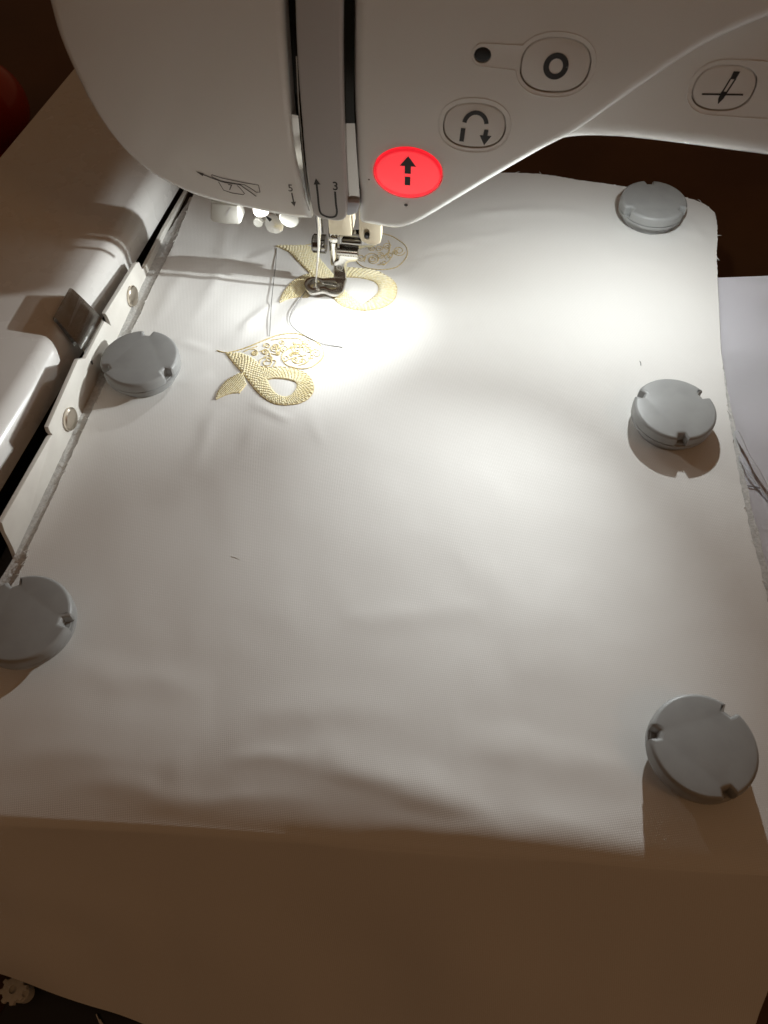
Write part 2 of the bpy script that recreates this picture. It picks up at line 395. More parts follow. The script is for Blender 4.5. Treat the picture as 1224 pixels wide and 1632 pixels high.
def glyph(name, ch, cx, cz, size, wv, mt, parent, rot=0.0, bold=0.0):
    cu = bpy.data.curves.new('glyph', 'FONT'); cu.body = ch; cu.size = size; cu.align_x = 'CENTER'; cu.align_y = 'CENTER'; cu.offset = bold
    ob = bpy.data.objects.new('glyph', cu); me0 = bpy.data.meshes.new_from_object(ob)
    bm = bmesh.new(); bm.from_mesh(me0)
    c, s = math.cos(rot), math.sin(rot)
    for v in bm.verts: v.co = FM(cx + v.co.x * c - v.co.y * s, cz + v.co.x * s + v.co.y * c, wv)
    bpy.data.objects.remove(ob); bpy.data.meshes.remove(me0); bpy.data.curves.remove(cu)
    return prt(name, bm, mt, parent)
PW = 0.008
# red button: arrow over a dash
bm = bmesh.new(); wv = D + RT + PW; cx, cz = loc(650, 270, -D - RT); u = 0.30
def upx(dx, dz): return (cx + dx, cz + dz)
poly(bm, [upx(0, .50), upx(-.29, .12), upx(-.11, .12), upx(-.11, -.16), upx(.11, -.16), upx(.11, .12), upx(.29, .12)], wv)
poly(bm, [upx(-.10, -.27), upx(.10, -.27), upx(.10, -.60), upx(-.10, -.60)], wv); prt('start_symbol', bm, 'ink', b_red)
# reverse-stitch: arch with arrow
bm = bmesh.new(); wv = D - 0.02 + PW; cx, cz = loc(757, 203, -D)
stroke(bm, [upx(.36 * math.cos(a), .08 + .40 * math.sin(a)) for a in [math.pi * (0.96 - 0.92 * k / 20) for k in range(21)]], 0.14, wv)
stroke(bm, [upx(-.38, -.06), upx(-.40, -.52)], 0.15, wv)
stroke(bm, [upx(.38, -.06), upx(.36, -.30)], 0.14, wv)
poly(bm, [upx(.18, -.26), upx(.57, -.26), upx(.36, -.60)], wv); prt('reverse_symbol', bm, 'ink', b_rev)
# lock stitch: ring
bm = bmesh.new(); cx, cz = loc(886, 106, -D)
ring = [upx(.29 * math.cos(2 * math.pi * k / 40), .31 * math.sin(2 * math.pi * k / 40)) for k in range(41)]; stroke(bm, ring, 0.17, wv); prt('ring_symbol', bm, 'ink', b_o)
# needle position: needle through a line
bm = bmesh.new(); wv = DB - 0.02 + PW; cx, cz = loc(1155, 141, -DB)
stroke(bm, [upx(-.62, -.22), upx(.62, -.16)], 0.055, wv)
poly(bm, [upx(.08, .52), upx(.28, .52), upx(.23, .28), upx(.06, .28)], wv)
stroke(bm, [upx(.07, .30), upx(-.03, -.14)], 0.05, wv); stroke(bm, [upx(.22, .30), upx(.10, -.14)], 0.05, wv)
poly(bm, [upx(-.06, -.10), upx(.13, -.10), upx(.08, -.32), upx(-.03, -.50), upx(-.08, -.32)], wv); prt('needle_symbol', bm, 'ink', b_n)
# guide print on the strip: arrow running down, round and up, with 3
bm = bmesh.new(); wv = gd + PW
up_ = f2([(534, 305), (535.5, 325), (537, 337), (535, 344), (528, 346), (519, 344.5), (511.5, 340), (508.5, 330), (506.5, 310), (504.5, 292)], gd)
stroke(bm, spline(up_, 40), 0.075, wv); arrow(bm, loc(503.5, 284, -gd), math.radians(96), 0.24, 0.25, wv); prt('thread_arrow', bm, 'ink', mac)
c = loc(534.5, 297, -gd); glyph('numeral', '3', c[0], c[1], 0.46, wv, 'ink', mac, bold=0.006)
# 5 with arrow down
wv = D + PW; c = loc(463, 300, -D); glyph('numeral', '5', c[0], c[1], 0.40, wv, 'ink_grey', mac, bold=0.002)
bm = bmesh.new(); a = loc(465, 307, -D); b = loc(468.5, 324, -D); stroke(bm, [a, b], 0.055, wv)
arrow(bm, loc(469.5, 329, -D), math.radians(-82), 0.2, 0.2, wv); prt('thread_arrow', bm, 'ink_grey', mac)
# threader diagram with 7
bm = bmesh.new()
z7 = lambda x, y: loc(280 + x / 5.564, 240 + y / 5.564, -D)
stroke(bm, spline([z7(*p) for p in [(215, 200), (330, 245), (430, 280), (560, 300), (610, 330), (715, 405)]], 30), 0.04, wv)
for pl in ([(320, 212), (400, 240), (500, 262), (630, 288), (735, 305), (748, 368), (715, 368), (660, 330), (610, 302), (540, 292), (400, 268), (322, 232), (320, 212)],
           [(380, 275), (425, 350), (500, 375), (600, 390), (612, 380), (575, 335), (545, 308)]):
    stroke(bm, [z7(*p) for p in pl], 0.03, wv)
tip = Vector(z7(178, 182)); bk = Vector(z7(230, 207)); arrow(bm, tip, math.atan2(tip.y - bk.y, tip.x - bk.x), 0.28, 0.13, wv)
prt('threader_diagram', bm, 'ink_grey', mac)
c = z7(485, 327); glyph('numeral', '7', c[0], c[1], 0.34, wv, 'ink_grey', mac, rot=math.radians(-4), bold=0.002)
# dimple marks
for x, y, r in ((647, 326.5, 0.055), (588, 286, 0.03)):
    bm = bmesh.new(); c = loc(x, y, -D); poly(bm, selli(c[0], c[1], r * 1.3, r, n=16), wv); prt('dimple', bm, 'ink_grey', mac)

# under the head: threader guard, threader hook, plates
def vcyl(bm, X, Y, z0, z1, r0, r1=None, n=24): lathe(bm, [(0, z0), (r0, z0), (r1 or r0, z1), (0, z1)], (X, Y, 0), n)
def xcyl(bm, x0, x1, Y, Z, r, n=24, ch=0.04): lathe(bm, [(0, x0), (r - ch, x0), (r, x0 + ch), (r, x1 - ch), (r - ch, x1), (0, x1)], (0, Y, Z), n, (1, 0, 0))
Yt = -1.0
q = [loc(x, y, Yt) for x, y in [(338, 316), (337, 343), (341, 348), (360, 352), (383, 352.5), (386, 349), (381, 322)]]
make('threader_guard', shell(q, 0.55, -Yt + 0.25, 0.08, FM, seg=4), 'whiteplastic', mac)
bm = bmesh.new(); stroke(bm, [loc(367.5, 330, Yt - .25), loc(360, 344, Yt - .25)], 0.05, 1.262); prt('guard_rib', bm, 'guard', mac)
bm = bmesh.new(); c = loc(412, 353, -0.6); xcyl(bm, c[0] - 0.14, c[0] + 0.14, 0, 0, 0.2)
bmesh.ops.rotate(bm, verts=bm.verts, cent=(c[0], 0, 0), matrix=Matrix.Rotation(math.radians(90), 3, 'Z'))
bmesh.ops.translate(bm, verts=bm.verts, vec=(0, -0.6, c[1])); make('threader_knob', bm, 'whiteplastic', mac)
pl = [loc(280 + x / 5.564, 240 + y / 5.564, -0.55) for x, y in [(780, 560), (800, 680), (830, 722), (900, 738), (945, 715), (955, 660), (915, 600), (870, 560)]]
make('threader_plate', shell([tuple(p) for p in spline(pl, 40, True)], 0.45, 0.55, 0.03, FM, seg=2), 'steel', mac)
bm = bmesh.new(); a = loc(404, 341, -.5); b = loc(425, 344, -.5); c2 = loc(432, 350, -.5); tube(bm, [(a[0], -.5, a[1]), (b[0], -.5, b[1]), (c2[0], -.58, c2[1])], 0.06, 8)
make('threader_hook', bm, 'black', mac)
bm = bmesh.new(); c = loc(463, 345, -.9); lathe(bm, [(0, -.25), (.36, -.25), (.40, -.2), (.40, .2), (.36, .25), (0, .25)], (c[0], -.9, c[1] + .05), 32, (0, 1, 0)); make('guide_disc', bm, 'whiteplastic', mac)
# lamp lenses
bm = bmesh.new(); lathe(bm, [(0, 0), (.28, 0), (.30, .06), (.30, .35), (0, .35)], (-1.5, -1.45, 4.74), 24); make('lamp_lens', bm, 'lens', mac)
lb = LED_B - N0; lbx, lby = lb.dot(EX), lb.dot(EY)
bm = bmesh.new(); lathe(bm, [(0, 0), (.26, 0), (.28, .06), (.28, .9), (0, .9)], (lbx, lby + .1, 8.12), 24); make('lamp_lens', bm, 'lens', mac)
bm = bmesh.new(); lathe(bm, [(0, 0), (.26, 0), (.28, .06), (.28, .9), (0, .9)], (17.2, -.15, 7.85), 24); make('lamp_lens', bm, 'lens', mac)  # lens for the added fill lamp

# needle, clamp, presser assembly ----------------------------------
bm = bmesh.new(); nt_ = loc(508, 345, 0)
tube(bm, [(nt_[0], 0, 5.6), (nt_[0], 0, 3.3), (nt_[0] * .75, 0, 2.2), (nt_[0] * .3, 0, 0.9), (0.02, 0, 0.12), (0, 0, -0.05)], [0.085, 0.085, 0.06, 0.05, 0.035, 0.008], 12)
needle = make('needle', bm, 'needle', mac)
bm = bmesh.new(); tube(bm, [(nt_[0] + .06, -.12, 5.2), (nt_[0] + .05, -.10, 3.3), (nt_[0] * .5, -.07, 1.4), (0.03, -0.05, 0.42)], 0.022, 6); make('needle_thread', bm, 'whitethread', mac)
Yb = 0.65
def rect(x0, y0, x1, y1, Y): a = loc(x0, y0, Y); b = loc(x1, y1, Y); return min(a[0], b[0]), max(a[0], b[0]), min(a[1], b[1]), max(a[1], b[1])
x0, x1, z0, z1 = rect(522, 350, 540, 420, Yb)
bm = bmesh.new(); vcyl(bm, (x0 + x1) / 2, Yb, z0, 6.0, (x1 - x0) / 2); make('presser_bar', bm, 'chrome', mac)
x0, x1, z0, z1 = rect(497, 372, 521, 404, Yb)
bm = bmesh.new(); zz = (z0 + z1) / 2; rr = (z1 - z0) / 2 * 0.82
lathe(bm, [(0, x0), (rr - .06, x0), (rr, x0 + .06), (rr, x0 + .30), (rr - .025, x0 + .31), (rr - .025, x0 + .33), (rr, x0 + .34), (rr, x1), (0, x1)], (0, Yb, zz), 32, (1, 0, 0)); make('clamp_screw', bm, 'darkchrome', mac)
x0, x1, z0, z1 = rect(541, 396, 571, 409, Yb - .15)
bm = bmesh.new(); prof = [(0, x0 - .1)]
k = 0
xx = x0 - .1; r_ = (z1 - z0) / 2
while xx < x1: prof += [(r_ * (1.0 if k % 2 else .92), xx)]; xx += 0.035; k += 1
prof += [(r_, x1), (0, x1)]; lathe(bm, prof, (0, Yb - .15, (z0 + z1) / 2), 24, (1, 0, 0)); make('foot_pin', bm, 'steel', mac)
bm = bmesh.new(); a = rect(524, 340, 562, 371, 0.35); box(bm, a[0], a[1], 0.1, 1.3, a[2], 6.0); bevel(bm, .06, 2); make('holder_block', bm, 'cream', mac)
bm = bmesh.new(); br = [loc(x, y, Yb) for x, y in [(540, 372), (575, 372), (602, 380), (603, 390), (575, 397), (560, 398), (541, 396)]]
make('foot_bracket', shell(br, -Yb - .25, -Yb + .05, .03, FM, seg=2), 'darkchrome', mac)
bm = bmesh.new(); a = loc(556, 384, .55); xcyl(bm, a[0] - .3, a[0] + .55, .5, a[1], .13, 20, .03); make('lift_pin', bm, 'darkchrome', mac)
bm = bmesh.new(); lathe(bm, [(0, 0), (.17, 0), (.19, .03), (.19, .10), (.15, .13), (0, .13)], (loc(531, 383, .2)[0], .32, loc(531, 383, .2)[1]), 24, (0, -1, 0)); make('clamp_bolt', bm, 'steel', mac)
bm = bmesh.new(); a = loc(514, 362, .3); vcyl(bm, a[0] - .12, .3, a[1] - .28, 6.0, .14); make('needle_clamp', bm, 'darkchrome', mac)
tab = [loc(x, y, 0.15) for x, y in [(572, 340), (572, 377), (576, 385), (586, 390), (598, 391.5), (606, 388), (608, 380), (608, 340)]]
slot = selli(*[(loc(584.5, 373, .15)[i]) for i in (0, 1)], 0.12, 0.26, 3, 28)
make('needle_bar_guide', shell([tuple(p) for p in tab], -0.45, -0.15, .06, FM, holes=[slot], hole_depth=.22, seg=3), 'cream', mac)
bm = bmesh.new(); c = loc(584.5, 376, .2); lathe(bm, [(0, -.1), (.1, -.1), (.1, .05), (.06, .09), (0, .09)], (c[0], .22, c[1]), 16, (0, -1, 0)); make('guide_screw', bm, 'black', mac)
# the Q foot: open loop, upright shank, clamp ears
z3 = lambda x, y, z: ground(470 + x / 7.65, 340 + y / 7.65, z)
def tolocal(p): q = p - N0; return Vector((q.dot(EX), q.dot(EY), p.z))
FZ = 0.34
o_px = [(110, 862), (118, 820), (150, 785), (205, 768), (262, 770), (330, 785), (410, 780), (520, 770), (625, 775), (618, 840), (592, 930), (550, 975), (490, 985), (425, 975), (350, 948), (285, 958), (205, 968), (140, 930)]
i_px = [(168, 862), (195, 822), (245, 803), (300, 815), (340, 850), (400, 862), (470, 872), (515, 892), (500, 920), (430, 925), (350, 890), (285, 902), (210, 908)]
of = [tolocal(z3(x, y, FZ)) for x, y in o_px]; inf = [tolocal(z3(x, y, FZ)) for x, y in i_px]
of2 = [(p.x, p.y) for p in spline(of, 80, True)]; if2 = [(p.x, p.y) for p in spline(inf, 60, True)]
bm = bmesh.new(); P = [Vector(p) for p in of2]; nn = offs(P)
rings = []
for ins, zz in ((0.05, FZ - .20), (0, FZ - .15), (0, FZ - .06), (.02, FZ - .015), (.055, FZ)):
    rings.append([bm.verts.new((p.x + n_.x * ins, p.y + n_.y * ins, zz)) for p, n_ in zip(P, nn)])
for a_, b_ in zip(rings, rings[1:]):
    for k in range(80): bm.faces.new((a_[k], a_[(k + 1) % 80], b_[(k + 1) % 80], b_[k]))
Q = [Vector(p) for p in if2]; qn = offs(Q); ir = []
for ins, zz in ((0, FZ), (.03, FZ - .02), (.04, FZ - .08), (.04, FZ - .2)):
    ir.append([bm.verts.new((p.x + n_.x * ins, p.y + n_.y * ins, zz)) for p, n_ in zip(Q, qn)])
for a_, b_ in zip(ir, ir[1:]):
    for k in range(60): bm.faces.new((a_[k], a_[(k + 1) % 60], b_[(k + 1) % 60], b_[k]))
bmesh.ops.triangle_fill(bm, edges=loopedges(bm, rings[-1]) + loopedges(bm, ir[0]), use_beauty=True)
bmesh.ops.triangle_fill(bm, edges=loopedges(bm, rings[0]) + loopedges(bm, ir[-1]), use_beauty=True)
foot = make('presser_foot', bm, 'steel', mac)
Ysh = tolocal(z3(560, 790, FZ)).y
sk = lambda x, y: loc(470 + x / 7.65, 340 + y / 7.65, Ysh)
s_px = [(470, 800), (478, 700), (470, 640), (482, 600), (530, 575), (540, 520), (555, 500), (770, 520), (768, 570), (735, 590), (670, 592), (640, 610), (632, 660), (628, 720), (622, 800)]
make('foot_shank', shell([sk(*p) for p in s_px], -Ysh - .14, -Ysh + .02, .035, FM, seg=3), 'steel', foot)
c = sk(548, 662); glyph('foot_letter', 'Q', c[0], c[1], 0.42, -Ysh + .02 + .006, 'whiteplastic', foot)

# ================================================================ EMBROIDERY UNIT (white carriage arm on the left)
ZU = 1.7
pe = [ground(285, 300, .15), ground(160, 513, .15), ground(0, 782, .15)]           # lower rim of the white shell
dr = (pe[0] - pe[2]).normalized(); nr_ = Vector((dr.y, -dr.x, 0))                # along, and towards the hoop
fe = ground(60, 172, ZU)
u0 = pe[2] - dr * 14; u1 = pe[0] + dr * 17
wid = (pe[1] - fe).dot(nr_)
unit = empty('embroidery_unit', (u0.x, u0.y, -9), math.atan2(dr.y, dr.x))
tag(unit, 'glossy white embroidery unit arm lying alongside the metal hoop edge', 'embroidery unit')
L_ = (u1 - u0).length
def prof_pts():
    R1, R2 = 0.8, 0.35; pts = [(0.0, 0.12), (0.0, ZU - R1)]        # (distance from the hoop side, height)
    for k in range(1, 11): a = math.pi / 2 * k / 10; pts.append((R1 * (1 - math.cos(a)), ZU - R1 + R1 * math.sin(a)))
    pts.append((wid * .5, ZU + .06))
    for k in range(0, 9): a = math.pi / 2 * k / 8; pts.append((wid - R2 + R2 * math.sin(a), ZU - R2 + R2 * math.cos(a)))
    pts.append((wid, 0.12)); return pts
pp = prof_pts(); bm = bmesh.new(); rings = []
for k in range(25):
    x = L_ * k / 24; rings.append([bm.verts.new((x, p[0], p[1] + 9)) for p in pp])
for a_, b_ in zip(rings, rings[1:]):
    for k in range(len(pp)): bm.faces.new((a_[k], a_[(k + 1) % len(pp)], b_[(k + 1) % len(pp)], b_[k]))
bm.faces.new(rings[0]); bm.faces.new(rings[-1])
make('unit_cover', bm, 'unit', unit)
bm = bmesh.new(); box(bm, 0.5, L_ - .5, 0.35, wid - .4, 0.02, 9.2); make('unit_base', bm, 'black', unit, smooth=False)

# ================================================================ HOOP: flat plate, upright edge with rivets, spring clip
b0 = ground(223, 458); b1 = ground(23, 882)
hd = (b0 - b1).normalized(); hn = Vector((hd.y, -hd.x, 0))                          # hn points to the cloth
hoop = empty('metal_hoop', (b1.x, b1.y, 0), math.atan2(hd.y, hd.x))
tag(hoop, 'white metal embroidery hoop frame with upright riveted edge and shiny spring clip', 'hoop')
C0 = Vector((0, 0, H))
def wall(px, py, off=0.0):                    # (s, h) on the upright edge
    r = ray(px, py); P0 = b1 + hn * off; t = (P0 - C0).dot(hn) / r.dot(hn); P = C0 + r * t
    return ((P - b1).dot(hd), P.z)
top_px = [(3, 833), (80, 697), (84, 693), (80, 689), (77, 681), (125, 573), (137, 571), (167, 512), (177, 519), (172, 506), (168, 500), (217, 420), (222, 418), (227, 429), (231, 426), (262, 366), (300, 300)]
tw = [wall(*p) for p in top_px]
s_end, s_far = wall(22, 884)[0], tw[-1][0] + 8
prof = [(s_end, -0.3)] + [wall(20, 872)] + [wall(7, 846)] + tw + [(s_far, tw[-1][1]), (s_far, -0.3)]
WM = lambda a, b, w_: Vector((a, -w_, b))     # local: x along, -y towards the cloth
bm = shell(prof, -0.16, 0.0, 0.03, WM, seg=2)
fl = make('upright_edge', bm, 'flange', hoop)
for i, (x, y) in enumerate(((213, 472), (114, 668))):
    s, h = wall(x, y, 0.12); bm = bmesh.new()
    lathe(bm, [(0, 0), (.42, 0), (.45, .03), (.45, .11), (.41, .155), (.2, .17), (0, .172)], (s, 0.0, h), 36, (0, -1, 0))
    make('rivet', bm, 'rivet', fl)
s, h = wall(146, 578); bm = bmesh.new(); poly_ = [(s - .06, h + .12), (s + .1, h + .05), (s + .06, h - .14), (s - .04, h - .08)]
make('punched_hole', shell(poly_, -.02, 0.003, 0, WM), 'ink_grey', fl, smooth=False)
# spring clip: strip rising from the edge over the unit, rolled back at its end
sa, ha = wall(167, 512); sb, hb = wall(139, 568)
def clip_world(px, py, lx):                   # on a plane parallel to the edge, lx behind it
    return wall(px, py, -lx)
ca = clip_world(112, 460, 1.45); cb = clip_world(82, 497, 1.45)
bm = bmesh.new(); path = []
hm = (ha + hb) / 2 - .05; ht = (ca[1] + cb[1]) / 2
path = [(-.10, hm - .25), (-.09, hm - .03), (-.10, hm + .05)]
for k in range(1, 9): t = k / 9; path.append((-.10 - t * 1.33, hm + .05 + (ht - hm - .05) * (t ** .7)))
R = .22; e = path[-1]
for k in range(1, 9): a = math.pi * k / 9; path.append((e[0] - .02 - .24 * math.sin(a) , e[1] - .0 - R * (1 - math.cos(a)) + .03 * math.sin(a)))
l_ = path[-1]
for k in range(1, 4): path.append((l_[0] + .2 * k, l_[1] - .21 * k))
s_lo0, s_hi0 = min(sa, sb), max(sa, sb); s_lo1, s_hi1 = min(ca[0], cb[0]), max(ca[0], cb[0])
A, B = [], []
for y, z in path:
    t = min(1, max(0, -y / 1.45)); lo_, hi_ = s_lo0 + (s_lo1 - s_lo0) * t, s_hi0 + (s_hi1 - s_hi0) * t
    A.append(bm.verts.new((lo_, -y, z))); B.append(bm.verts.new((hi_, -y, z)))
for k in range(len(A) - 1): bm.faces.new((A[k], A[k + 1], B[k + 1], B[k]))
ck = bmesh.ops.solidify(bm, geom=bm.faces[:], thickness=0.05)
clip = make('spring_clip', bm, mat('dark_spring_steel', (0.68, 0.67, 0.65), 0.14, 1.0, rvar=(250, .08, .2), bump=(60, .05, .25)), hoop)
for v in clip.data.vertices: v.co.y = abs(v.co.y) if False else v.co.y
# flat plate below the cloth
def Lp(p): q = p - b1; return (q.dot(hd), -q.dot(hn))
pl_px = [(300, 305), (800, 285), (1000, 312), (1080, 330), (1120, 430), (1140, 690), (1190, 960), (1215, 1330), (612, 1170), (60, 1010), (-60, 1000), (25, 890)]
plate = [Lp(ground(x, y)) for x, y in pl_px]
make('hoop_plate', shell(plate, -0.55, -0.30, 0.02, UPM, seg=1), 'flange', hoop, smooth=False)
for v in (): pass
# dark carriage slide between unit and hoop
car = empty('carriage_slide', (b1.x, b1.y, -9), math.atan2(hd.y, hd.x))
tag(car, 'black carriage slide in the gap between white unit and hoop', 'carriage')
bm = bmesh.new(); box(bm, -6, s_far, .22, .95, 0.02, 8.2); bevel(bm, .05, 1); make('slide_rail', bm, 'black', car)
s0, _ = wall(62, 730); bm = bmesh.new(); box(bm, s0 - .8, s0 + .8, .2, .7, 8.2, 9.15); bevel(bm, .08, 2); make('slide_block', bm, mat('dark_grey_plastic', (.11, .105, .10), .4), car)

# ================================================================ STABILIZER, PAPER
def sheet(name, px, z, t, mt, jag=0.0, n=160, parent=None):
    pts = [ground(x, y) for x, y in px]; out = []
    m = len(pts); per = [(pts[(i + 1) % m] - pts[i]).length for i in range(m)]; tot = sum(per)
    for i in range(m):
        k = max(2, int(n * per[i] / tot))
        for j in range(k): out.append(pts[i].lerp(pts[(i + 1) % m], j / k))
    out = [(p.x + jag * noise.noise(p * 1.7) + jag * .6 * noise.noise(p * 5.1), p.y + jag * noise.noise(p * 1.7 + Vector((9, 9, 9)))) for p in out]
    return make(name, shell(out, z - t, z, 0, UPM), mt, parent, smooth=False)
stab = sheet('stabilizer_sheet', [(300, 318), (560, 300), (1000, 318), (1060, 335), (1120, 450), (1150, 560), (1175, 690), (1204, 830), (1240, 960), (1262, 1130), (1285, 1330), (612, 1180), (100, 1030), (-60, 1010), (17, 893), (103, 712), (222, 458), (262, 375)], -0.07, 0.10, 'stabil', 0.05, 260)
tag(stab, 'grey fibrous stabilizer sheet showing as a rough strip beside the cloth edge', 'stabilizer')
pt = ground(1085, 440); px_ = (ground(1224, 434.5) - pt).normalized(); pt -= px_ * 5; py_ = Vector((px_.y, -px_.x, 0))
bm = bmesh.new(); pg = []
for i in range(15):
    pg.append([bm.verts.new(pt + px_ * (i * 18.0 / 14) + py_ * (j * 18.0 / 12) + Vector((0, 0, -.17 - .002 * max(0, i - 9) ** 2 + .02 * noise.noise(Vector((i * .4, j * .4, 2)))))) for j in range(13)])
for i in range(14):
    for j in range(12): bm.faces.new((pg[i][j], pg[i][j + 1], pg[i + 1][j + 1], pg[i + 1][j]))
bmesh.ops.solidify(bm, geom=bm.faces[:], thickness=0.015)
paper = make('paper_sheet', bm, 'paper', origin=pt)
tag(paper, 'cool white paper sheet sticking out from under the cloth', 'paper')

# ================================================================ CLOTH
fab = empty('embroidered_cloth', (0, 20, 0))
tag(fab, 'white cotton cloth with pale gold embroidery, held flat and folded down over the front', 'cloth')
g_ = lambda pts: [ground(x, y) for x, y in pts]
top_e = g_([(312, 300), (560, 278), (820, 276), (930, 288), (1010, 300), (1075, 311), (1118, 324), (1139, 340)])
rig_e = g_([(1139, 340), (1143, 365), (1143, 430), (1150, 560), (1166, 690), (1192, 830), (1224, 960), (1256, 1130)]) ; rig_e.append(ground(1290, 1393))
bot_e = g_([(-190, 1276), (0, 1290), (300, 1310), (612, 1337), (900, 1362), (1224, 1388), (1290, 1393)])
lef_e = g_([(312, 300), (281, 380), (243, 458), (214, 521), (146, 656), (90, 778), (45, 874), (24, 925)]) ; lef_e.append(ground(-190, 1276))
NU, NV = 260, 300
T = spline(top_e, NU + 1); Bt = spline(bot_e, NU + 1); Lf = spline(lef_e, NV + 1); Rt = spline(rig_e, NV + 1)
RG = []                                       # soft ridges: ends in the photo, width cm, height cm
def ridge(x0, y0, x1, y1, wd, am):
    a = ground(x0, y0); b = ground(x1, y1); RG.append((a.x, a.y, b.x, b.y, wd, am))
# puckers around the stitching
for r in ((560, 500, 700, 520, .35, .05), (395, 640, 470, 668, .3, .06), (330, 600, 250, 610, .35, .05), (335, 560, 270, 540, .35, .05), (455, 470, 360, 560, .45, .07), (430, 520, 340, 640, .5, .06),
          (450, 395, 380, 420, .35, .06), (445, 480, 390, 520, .3, .06), (640, 420, 740, 410, .3, .05), (635, 470, 760, 500, .4, .04), (520, 520, 480, 600, .35, .045), (560, 510, 540, 580, .3, .035),
          (380, 330, 330, 470, .5, .06), (400, 360, 300, 520, .5, .05), (300, 420, 240, 520, .5, .05), (700, 360, 860, 330, .5, .07), (760, 340, 960, 345, .5, .05), (650, 400, 840, 370, .4, .045),
          (500, 650, 520, 720, .4, .03), (420, 660, 380, 760, .5, .035), (350, 650, 300, 760, .5, .04),
          # long soft waves over the flat
          (620, 830, 950, 1010, 1.1, .06), (330, 700, 380, 900, .9, .035), (540, 985, 770, 962, .5, .07), (150, 720, 230, 960, .9, .05), (700, 900, 1000, 1100, 1.4, .05), (300, 860, 520, 1020, 1.2, .05),
          (1060, 360, 1140, 385, .3, .05), (1100, 345, 1142, 400, .3, .04), (900, 420, 1100, 410, .5, .03),
          # creases before the fold
          (80, 1060, 330, 1100, .5, .07), (330, 1130, 700, 1150, .6, .09), (480, 1205, 760, 1260, .45, .12), (560, 1290, 1000, 1330, .4, .10), (700, 1180, 1010, 1235, .5, .09), (340, 1195, 520, 1215, .35, .07),
          (800, 1290, 1224, 1335, .4, .05), (60, 1260, 520, 1300, .35, .10), (280, 1180, 290, 1300, .35, .04), (620, 1240, 800, 1290, .3, .06), (0, 1180, 260, 1250, .6, .05)):
    ridge(*r)
def zcloth(p, u, v):
    z = 0.0; p0 = p; fd = min(1.0, (p - Bt[int(u * NU)]).length / 1.6)
    p = Vector((p.x + .55 * noise.noise(Vector((p.x * .3, p.y * .3, 11))) + .2 * noise.noise(Vector((p.x * .9, p.y * .9, 5))), p.y + .55 * noise.noise(Vector((p.x * .3, p.y * .3, 23))) + .2 * noise.noise(Vector((p.x * .9, p.y * .9, 15))), 0))
    for ri, (ax, ay, bx, by, wd, am) in enumerate(RG):
        dx, dy = bx - ax, by - ay; l2 = dx * dx + dy * dy
        t = ((p.x - ax) * dx + (p.y - ay) * dy) / l2; tc_ = min(1, max(0, t))
        ex_ = p.x - ax - dx * tc_; ey_ = p.y - ay - dy * tc_; d2 = ex_ * ex_ + ey_ * ey_
        if d2 < 9 * wd * wd: z += am * (0.8 if ri < 21 else .5) * math.exp(-d2 / (wd * wd * (.55 if ri < 21 else 1.15))) * max(0.0, 1 - abs(2 * tc_ - 1) ** 2.2)
    z += 0.05 * noise.noise(Vector((p.x * .28, p.y * .28, 3.1))) + 0.012 * noise.noise(Vector((p.x * .8, p.y * .7, 7.7)))
    p = p0; z *= 0.25 + 0.75 * fd
    # sag towards the front left, where the cloth leaves its support early
    t = max(0.0, (1 - v))
    fy = Bt[int(u * NU)]; dist = (p - fy).length
    t0 = 4.2 * (1 - u) ** 1.3 + 0.25
    if dist < t0: z -= 0.42 * ((1 - dist / t0) ** 2) * min(1.0, t0 / 2.2)
    z += 0.02 * u * math.exp(-((dist - .35) / .3) ** 2)
    return z
bm = bmesh.new(); grid = []; uvs = {}
c00, c10, c01, c11 = T[0], T[-1], Bt[0], Bt[-1]
zfold = [0] * (NU + 1)
for j in range(NV + 1):
    v = j / NV; row = []
    for i in range(NU + 1):
        u = i / NU
        p = T[i] * (1 - v) + Bt[i] * v + Lf[j] * (1 - u) + Rt[j] * u - (c00 * (1 - u) * (1 - v) + c10 * u * (1 - v) + c01 * (1 - u) * v + c11 * u * v)
        q = p.copy()
        if i in (0, NU) or j == 0:           # ragged cut edges
            q.x += 0.035 * noise.noise(p * 3.3) + .02 * noise.noise(p * 11); q.y += 0.035 * noise.noise(p * 3.9 + Vector((5, 1, 2))) + .02 * noise.noise(p * 12.3)
        z = zcloth(p, u, v) + 0.02
        if j == NV: zfold[i] = z
        row.append(bm.verts.new((q.x, q.y, max(z, -.05) if v < .8 else z))); uvs[row[-1]] = (p.x * S, p.y * S)
    grid.append(row)
